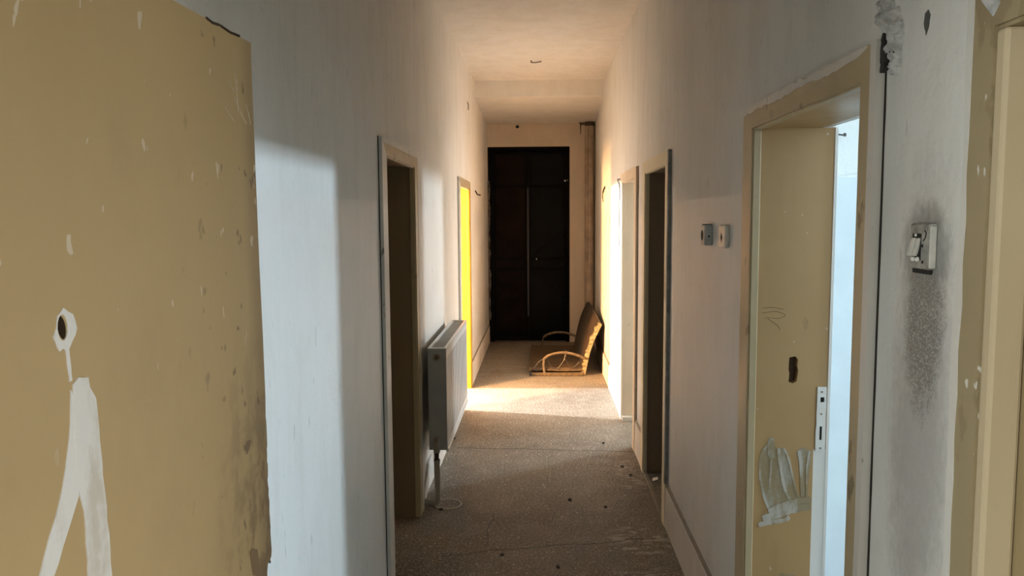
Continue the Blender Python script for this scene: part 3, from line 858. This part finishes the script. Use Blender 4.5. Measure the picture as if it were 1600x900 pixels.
# bare white plaster where the wall was broken open for the pipe
PW = [(4.70, 0.195), (4.86, 0.205), (4.84, 0.15), (4.80, 0.09), (4.71, 0.045), (4.60, 0.012), (4.56, 0.02), (4.55, 0.07), (4.62, 0.13)]
obj('bare_plaster_patch', plate(rough_line([(y - 0.08, z + 0.0) for y, z in PW], 0.006, 0.03, random.Random(5)), [], lambda u, v, d: (XL + 0.012 - d, u, v), 0.0118), 'plaster_raw', wall_left, label='bare white plaster patch behind the feed pipe')

# ring of dried paint on the floor, loose crumbs
bm = bmesh.new()
tube(bm, [(-0.551 + 0.078 * math.cos(t * math.pi / 24), 4.454 + 0.082 * math.sin(t * math.pi / 24), 0.0005) for t in range(49)], 0.0052, 6)
obj('paint_ring', bm, 'ring', bpy.data.objects['floor'], label='pale ring mark on the floor')
crumbs = [(689, 797), (943, 693), (972, 730), (985, 743), (710, 686), (785, 868), (872, 887), (946, 793), (890, 782)]


def ground(px, py, z=0.0):
    d = _f + _r * ((px - 800) / FPX) + _u * ((450 - py) / FPX)
    t = (z - 1.7) / d.z
    return Vector((0, 0, 1.7)) + d * t


crumb_places = ['just in front of the pale ring mark', 'farthest of them, beyond the long cross crack', 'before the right plinth, the farther of two close together',
                'before the right plinth, the nearer of two close together', 'against the bottom edge of the radiator', 'on the near crack, midway across the passage',
                'nearest of them to the camera', 'alone before the dark right doorway', 'alone midway across, behind the near crack']
first = None
for i, (a, b) in enumerate(crumbs):
    g = ground(a, b)
    if first is None:
        first = lump('crumb', (0, 0, 0), (0.010, 0.009, 0.006), 'crumb', None, 3)
        c = first
    else:
        c = first.copy()
        COL.objects.link(c)
    tag(c, 'tiny dark crumb on the floor, ' + crumb_places[i], 'debris', 'dark crumbs on the corridor floor')
    c.location = (g.x, g.y, 0.005)
    c.rotation_euler.z = i * 1.3
    c.scale = (1, 1, 1) if i % 2 else (1.25, 1.0, 1.0)
o = obj('paper_scrap', plate(rough_line([(0.0, 0.0), (0.035, 0.004), (0.04, 0.05), (0.008, 0.055)], 0.003, 0.02, random.Random(2)), [], lambda u, v, d: (0.722 + u, 4.87 + v, 0.004 + 0.25 * u + d), 0.0015), 'paper')
tag(o, 'small white paper scrap on the threshold of the dark doorway', 'paper')

# ------------------------------------------------------------------ wrecked bench
Y0B, Y1B = 8.21, 9.72
bench = empty('broken_bench', (0.2, Y0B, 0), 'legless brown bench seat with bent armrests lying on the floor', 'bench')
seat = obj('seat', B(-0.105, 0.47, Y0B + 0.03, Y1B, 0.055, 0.085, 0.008), 'bench_seat', bench)
obj('seat_trim', B(-0.115, -0.10, Y0B + 0.02, Y1B + 0.005, 0.02, 0.09, 0.004), 'bench_frame', bench)
prof = [(0.475, 0.004), (0.492, 0.10), (0.512, 0.20), (0.54, 0.30), (0.585, 0.42), (0.655, 0.56)]
P = [Vector((a, 0, b)) for a, b in prof]
C_ = arc(P, 5)


def sweep_back(y0, y1, off0, off1, bulge=0.0, cols=10):
    bm = bmesh.new()
    rows = []
    for c in range(cols + 1):
        t = c / cols
        y = y0 + (y1 - y0) * t
        lift = 0.016 * math.sin(math.pi * t) * bulge + 0.065 * t * bulge
        row = []
        for side_ in (off0, off1):
            seq = range(len(C_)) if side_ == off0 else range(len(C_) - 1, -1, -1)
            for j in seq:
                p = C_[j]
                tt = (C_[min(j + 1, len(C_) - 1)] - C_[max(j - 1, 0)]).normalized()
                nn = Vector((-tt.z, 0, tt.x))
                f_ = j / (len(C_) - 1)
                dv = 0.006 * math.sin(9 * t + 5 * f_) if side_ == off0 else 0
                row.append(bm.verts.new((p.x + nn.x * (side_ + dv) - 0.03 * t, y, max(0.002, p.z * (1 + 0.0 * t) + nn.z * side_ + lift * f_))))
        rows.append(row)
    for a, b in zip(rows, rows[1:]):
        n = len(a)
        for j in range(n):
            bm.faces.new((a[j], a[(j + 1) % n], b[(j + 1) % n], b[j]))
    bm.faces.new(rows[0])
    bm.faces.new(rows[-1])
    return bm


back = obj('backrest', sweep_back(Y0B + 0.05, Y1B, 0.030, -0.006, 1.0), 'bench_back', bench)
# torn foam edge along the near side, top piping
rnd = random.Random(8)
bm = bmesh.new()
Ls, Rs = [], []
for j, p in enumerate(C_):
    tt = (C_[min(j + 1, len(C_) - 1)] - C_[max(j - 1, 0)]).normalized()
    nn = Vector((-tt.z, 0, tt.x))
    w = 0.034 + rnd.uniform(-0.012, 0.012)
    Ls.append((p.x + nn.x * w, p.z + nn.z * w))
    Rs.append((p.x - nn.x * 0.012, max(0.002, p.z - nn.z * 0.012)))
obj('torn_foam', plate(Ls + Rs[::-1], [], lambda u, v, d: (u, Y0B + 0.012 + d, max(0.002, v)), 0.045), 'foam', back, label='pale torn foam edge')
top = C_[-1]
obj('top_piping', T([(top.x - 0.012 - 0.03 * t, Y0B + 0.03 + (Y1B - Y0B - 0.03) * t, top.z + 0.006 + 0.016 * math.sin(math.pi * t) + 0.065 * t) for t in [q / 10 for q in range(11)]], 0.012, 8), 'flue_cap', back)
for y, nm in ((Y0B, 'near'), (Y1B - 0.03, 'far')):
    obj('base_rail', B(-0.095, 0.46, y - 0.012, y + 0.018, 0.002, 0.038, 0.004), 'bench_frame', bench)
    obj('side_rail', T([(0.075, y, 0.066), (0.27, y, 0.060), (0.455, y, 0.064)], 0.0085, 8), 'bench_frame', bench)
    ar = obj('armrest', T(arc([(0.045, y, 0.19), (0.10, y, 0.225), (0.19, y, 0.25), (0.28, y, 0.252), (0.38, y, 0.232), (0.485, y, 0.19)], 5), 0.0155, 10), 'bench_frame', bench)
    if nm == 'near':
        obj('arm_post', T([(0.045, y, 0.195), (0.038, y, 0.13), (0.048, y, 0.035)], [0.016, 0.014, 0.017], 10), 'bench_frame', bench)
        obj('corner_block', B(-0.115, -0.088, y - 0.014, y + 0.025, 0.0, 0.045, 0.003), 'black_rubber', bench)
        obj('hook_bar', T([(-0.06, y, 0.06), (0.0, y, 0.063), (0.022, y, 0.075), (0.03, y, 0.11)], 0.006, 6), 'wire', bench)
    else:
        obj('arm_post', T([(0.045, y, 0.195), (0.03, y, 0.10), (0.075, y, 0.0)], 0.010, 8), 'bench_back', bench)
# tangled spring wires at the near side
y = Y0B
for pts, mt in (([(0.07, 0.18), (0.12, 0.10), (0.175, 0.075), (0.22, 0.115), (0.27, 0.185)], 'wire'), ([(0.275, 0.26), (0.265, 0.20), (0.29, 0.15), (0.325, 0.085), (0.37, 0.10), (0.42, 0.15)], 'wire'),
                ([(-0.075, 0.075), (-0.04, 0.12), (0.0, 0.165), (0.06, 0.20), (0.08, 0.235)], 'wire'), ([(0.255, 0.165), (0.275, 0.23), (0.282, 0.275)], 'bench_frame')):
    obj('spring_wire', T(arc([(a, y + 0.006, b) for a, b in pts], 4), 0.0042, 6), mt, bench)

# ------------------------------------------------------------------ switches
# charred double switch
sw = empty('light_switch', (XR, 1.42, 1.645), 'sooty double rocker switch on the scorched stretch of right wall', 'switch')
X = XR


def face_box(x_out, x_in, y0, y1, z0, z1, bev=0.002):
    return B(X - x_out, X - x_in, y0, y1, z0, z1, bev)


obj('back_box', face_box(0.010, -0.001, 1.383, 1.457, 1.603, 1.685, 0.002), 'sooty_plastic', sw)
pl = obj('cover_plate', face_box(0.0125, 0.0095, 1.386, 1.454, 1.605, 1.683, 0.001), 'sooty_plastic', sw)
obj('near_edge', face_box(0.012, 0.001, 1.381, 1.385, 1.606, 1.680, 0.001), 'plastic', sw, label='side facing the hall, painted pale as if lit')  # paler plastic puts the light on this side into its colour
obj('recess', face_box(0.0130, 0.010, 1.412, 1.446, 1.618, 1.667, 0.001), 'dark', pl)
for yy in (1.414, 1.430):
    bm = B(X - 0.019, X - 0.012, yy, yy + 0.0135, 1.626, 1.659, 0.002)
    for v in bm.verts:
        v.co.x -= (v.co.z - 1.64) * -0.15
        v.co.y += (1.659 - v.co.z) * 0.22
    obj('rocker', bm, 'plastic', sw)
    bm = bmesh.new()
    bmesh.ops.create_uvsphere(bm, u_segments=8, v_segments=6, radius=0.0048, matrix=Matrix.Translation((X - 0.0145, yy + 0.006, 1.6205)))
    obj('contact', bm, 'contact', sw, smooth=True)
bm = bmesh.new()
bmesh.ops.create_uvsphere(bm, u_segments=8, v_segments=6, radius=0.003, matrix=Matrix.Translation((X - 0.0135, 1.431, 1.664)))
obj('screw', bm, 'contact', pl)
for yy, zz in ((1.408, 1.645), (1.405, 1.616)):
    obj('screw_hole', T([(X - 0.0132, yy, zz), (X - 0.012, yy, zz)], 0.0032, 8), 'dark', pl)
obj('crack_arc', T(arc([(X - 0.0128, 1.400, 1.672), (X - 0.0128, 1.3955, 1.668), (X - 0.0128, 1.398, 1.660), (X - 0.0128, 1.405, 1.654)], 4), 0.0013, 5), 'wire', pl)
obj('char_strip', face_box(0.006, 0.0, 1.392, 1.457, 1.594, 1.604, 0.002), 'dark', sw, label='charred gap under the switch')  # soot black strip along the lower edge of the switch
# two older switches further along
for yc, mat, mk, lab in ((3.175, 'grey_plastic', 'round', 'grey switch box with missing dial, the farther of two on right wall'),
                         (2.915, 'plastic', 'diamond', 'ivory switch box with dark diamond hole, beside the grey switch')):
    s = empty('switch_box', (X, yc, 1.625), lab, 'switch', 'old switch boxes on the right wall')
    hw, th = (0.036, 0.034) if mk == 'round' else (0.052, 0.018)
    bm = B(X - th, X + 0.001, yc - hw, yc + hw, 1.583, 1.668, 0.007)
    obj('housing', bm, mat, s)
    if mk == 'round':
        obj('dial_hole', T([(X - 0.0348, yc + 0.008, 1.624), (X - 0.033, yc + 0.008, 1.624)], 0.021, 14), 'dark', s)
        obj('top_dirt', B(X - 0.030, X - 0.002, yc - 0.028, yc + 0.028, 1.666, 1.6695, 0.001), 'dark', s)
        obj('side_screw', T([(X - 0.016, yc - 0.039, 1.62), (X - 0.016, yc - 0.037, 1.62)], 0.004, 8), 'dark', s)
    else:
        obj('diamond_hole', plate([(yc + 0.016, 1.622), (yc + 0.002, 1.640), (yc - 0.012, 1.622), (yc + 0.002, 1.604)], [], lambda u, v, d: (X - 0.0188 + d, u, v), 0.002), 'dark', s)

# ------------------------------------------------------------------ wires, holes, broken plaster
o = obj('loose_cable', T(arc([(XL - 0.01, 8.50, 2.00), (XL + 0.012, 8.42, 1.985), (XL + 0.03, 8.38, 1.955), (XL + 0.065, 8.36, 1.945)], 5), 0.008, 6), 'wire')
tag(o, 'short black cable end poking from the left wall past yellow doorway', 'cable')
o = obj('loose_cable', T(arc([(XR + 0.004, 8.28, 2.03), (XR - 0.014, 8.27, 1.995), (XR - 0.02, 8.33, 1.955), (XR - 0.018, 8.38, 1.91), (XR - 0.02, 8.30, 1.865)], 5), [0.009] * 10 + [0.005] * 11, 6), 'wire')
tag(o, 'short twisted cable end on right wall by the far pipe', 'cable')
o = obj('hanging_cable', T(arc([(XR + 0.002, 6.60, 2.015), (XR - 0.03, 6.66, 2.015), (XR - 0.024, 6.57, 1.96), (XR - 0.022, 6.585, 1.8), (XR - 0.022, 6.62, 1.6), (XR - 0.022, 6.605, 1.46)], 5), [0.009] * 6 + [0.0055] * 20, 6), 'wire_pale')
tag(o, 'thin cable hanging down beside the third right doorway casing', 'cable')
o = obj('ceiling_wire', T(arc([(-0.075, 7.46, ZC + 0.004), (-0.07, 7.45, ZC - 0.018), (-0.03, 7.44, ZC - 0.022), (0.02, 7.46, ZC - 0.010)], 4), 0.007, 6), 'wire_pale')
tag(o, 'short bare wire stub lying against the corridor ceiling', 'wire')
o = obj('wire_stub', T(arc([(-0.30, YE + 0.005, 2.91), (-0.287, YE - 0.02, 2.915), (-0.275, YE - 0.03, 2.90)], 4), [0.018, 0.02, 0.022, 0.022, 0.02, 0.016, 0.016, 0.012, 0.008], 7), 'wire')
tag(o, 'dark wire stub in end wall above the black door', 'wire')
o = obj('wall_hook', T(arc([(XL - 0.003, 7.63, 2.83), (XL + 0.012, 7.635, 2.80), (XL + 0.01, 7.63, 2.75)], 4), 0.006, 6), 'wire_pale')
tag(o, 'small pale hook high on the left wall above yellow doorway', 'hook')
for (x, z, lab) in ((1.215, 2.021, 'bent nail in the bright room wall, the higher one'), (1.312, 1.869, 'dark nail in the bright room wall, just above the paint line')):
    o = obj('nail', T([(x - 0.02 if z > 2 else x, 3.205, z + 0.006), (x, 3.175, z), (x + 0.002, 3.165, z)], [0.003, 0.003, 0.008], 8), 'wire')
    tag(o, lab, 'nail', 'nails in the bright room wall')
# chipped plaster over the corner of the first right casing
rnd = random.Random(17)
from mathutils import noise as mnoise
bm = bmesh.new()
NY, NZ = 26, 40
gy = lambda i: 1.525 + 0.135 * i / NY
gz_ = lambda j: 1.965 + 0.20 * j / NZ
grid = {}
for i in range(NY + 1):
    for j in range(NZ + 1):
        y, z = gy(i), gz_(j)
        # two overlapping dabs: a round one above the corner and a column down its outer side
        m = max(1 - math.hypot((y - 1.612) / 0.038, (z - 2.105) / 0.038), 1 - math.hypot((y - 1.568) / 0.030, (z - 2.045) / 0.062), 0.8 - math.hypot((y - 1.565) / 0.026, (z - 1.993) / 0.026))
        m += 0.35 * mnoise.noise(Vector((y * 38, z * 38, 3.0)))
        h = max(-0.004, min(0.55, m) * 0.030) + (0.010 * mnoise.noise(Vector((y * 75, z * 60, 1.0))) + 0.005 * mnoise.noise(Vector((y * 160, z * 160, 7.0))) if m > 0 else 0)
        grid[i, j] = bm.verts.new((XR - h + 0.0005, y, z)) if m > -0.12 else None
for i in range(NY):
    for j in range(NZ):
        q = [grid[i, j], grid[i + 1, j], grid[i + 1, j + 1], grid[i, j + 1]]
        if all(q):
            bm.faces.new(q)
for v in [v for v in bm.verts if not v.link_faces]:
    bm.verts.remove(v)
obj('plaster_dab', bm, 'plaster_grey', wall_right, label='lumpy grey plaster dab over the casing corner')
for i, poly in enumerate(([(1.592, 1.992), (1.611, 1.985), (1.611, 2.050), (1.604, 2.062), (1.592, 2.046)], [(1.552, 2.012), (1.590, 2.016), (1.585, 2.024), (1.556, 2.022)])):
    obj('plaster_gap', plate(rough_line(poly, 0.003, 0.008, rnd), [], lambda u, v, d: (XR - 0.0125 + d, u, v), 0.012), 'ledge_dark', wall_right)  # dark plates paint in the shade of cavities in the plaster
obj('plaster_chip', plate(rough_line([(1.451, 2.022), (1.460, 2.045), (1.457, 2.062), (1.446, 2.066), (1.438, 2.055), (1.442, 2.035)], 0.001, 0.008, rnd), [], lambda u, v, d: (XR - 0.0012 + d, u, v), 0.001),
    plain('dark_grey_chip', (0.10, 0.098, 0.09), 0.9), wall_right, label='dark chip in the whitewash')
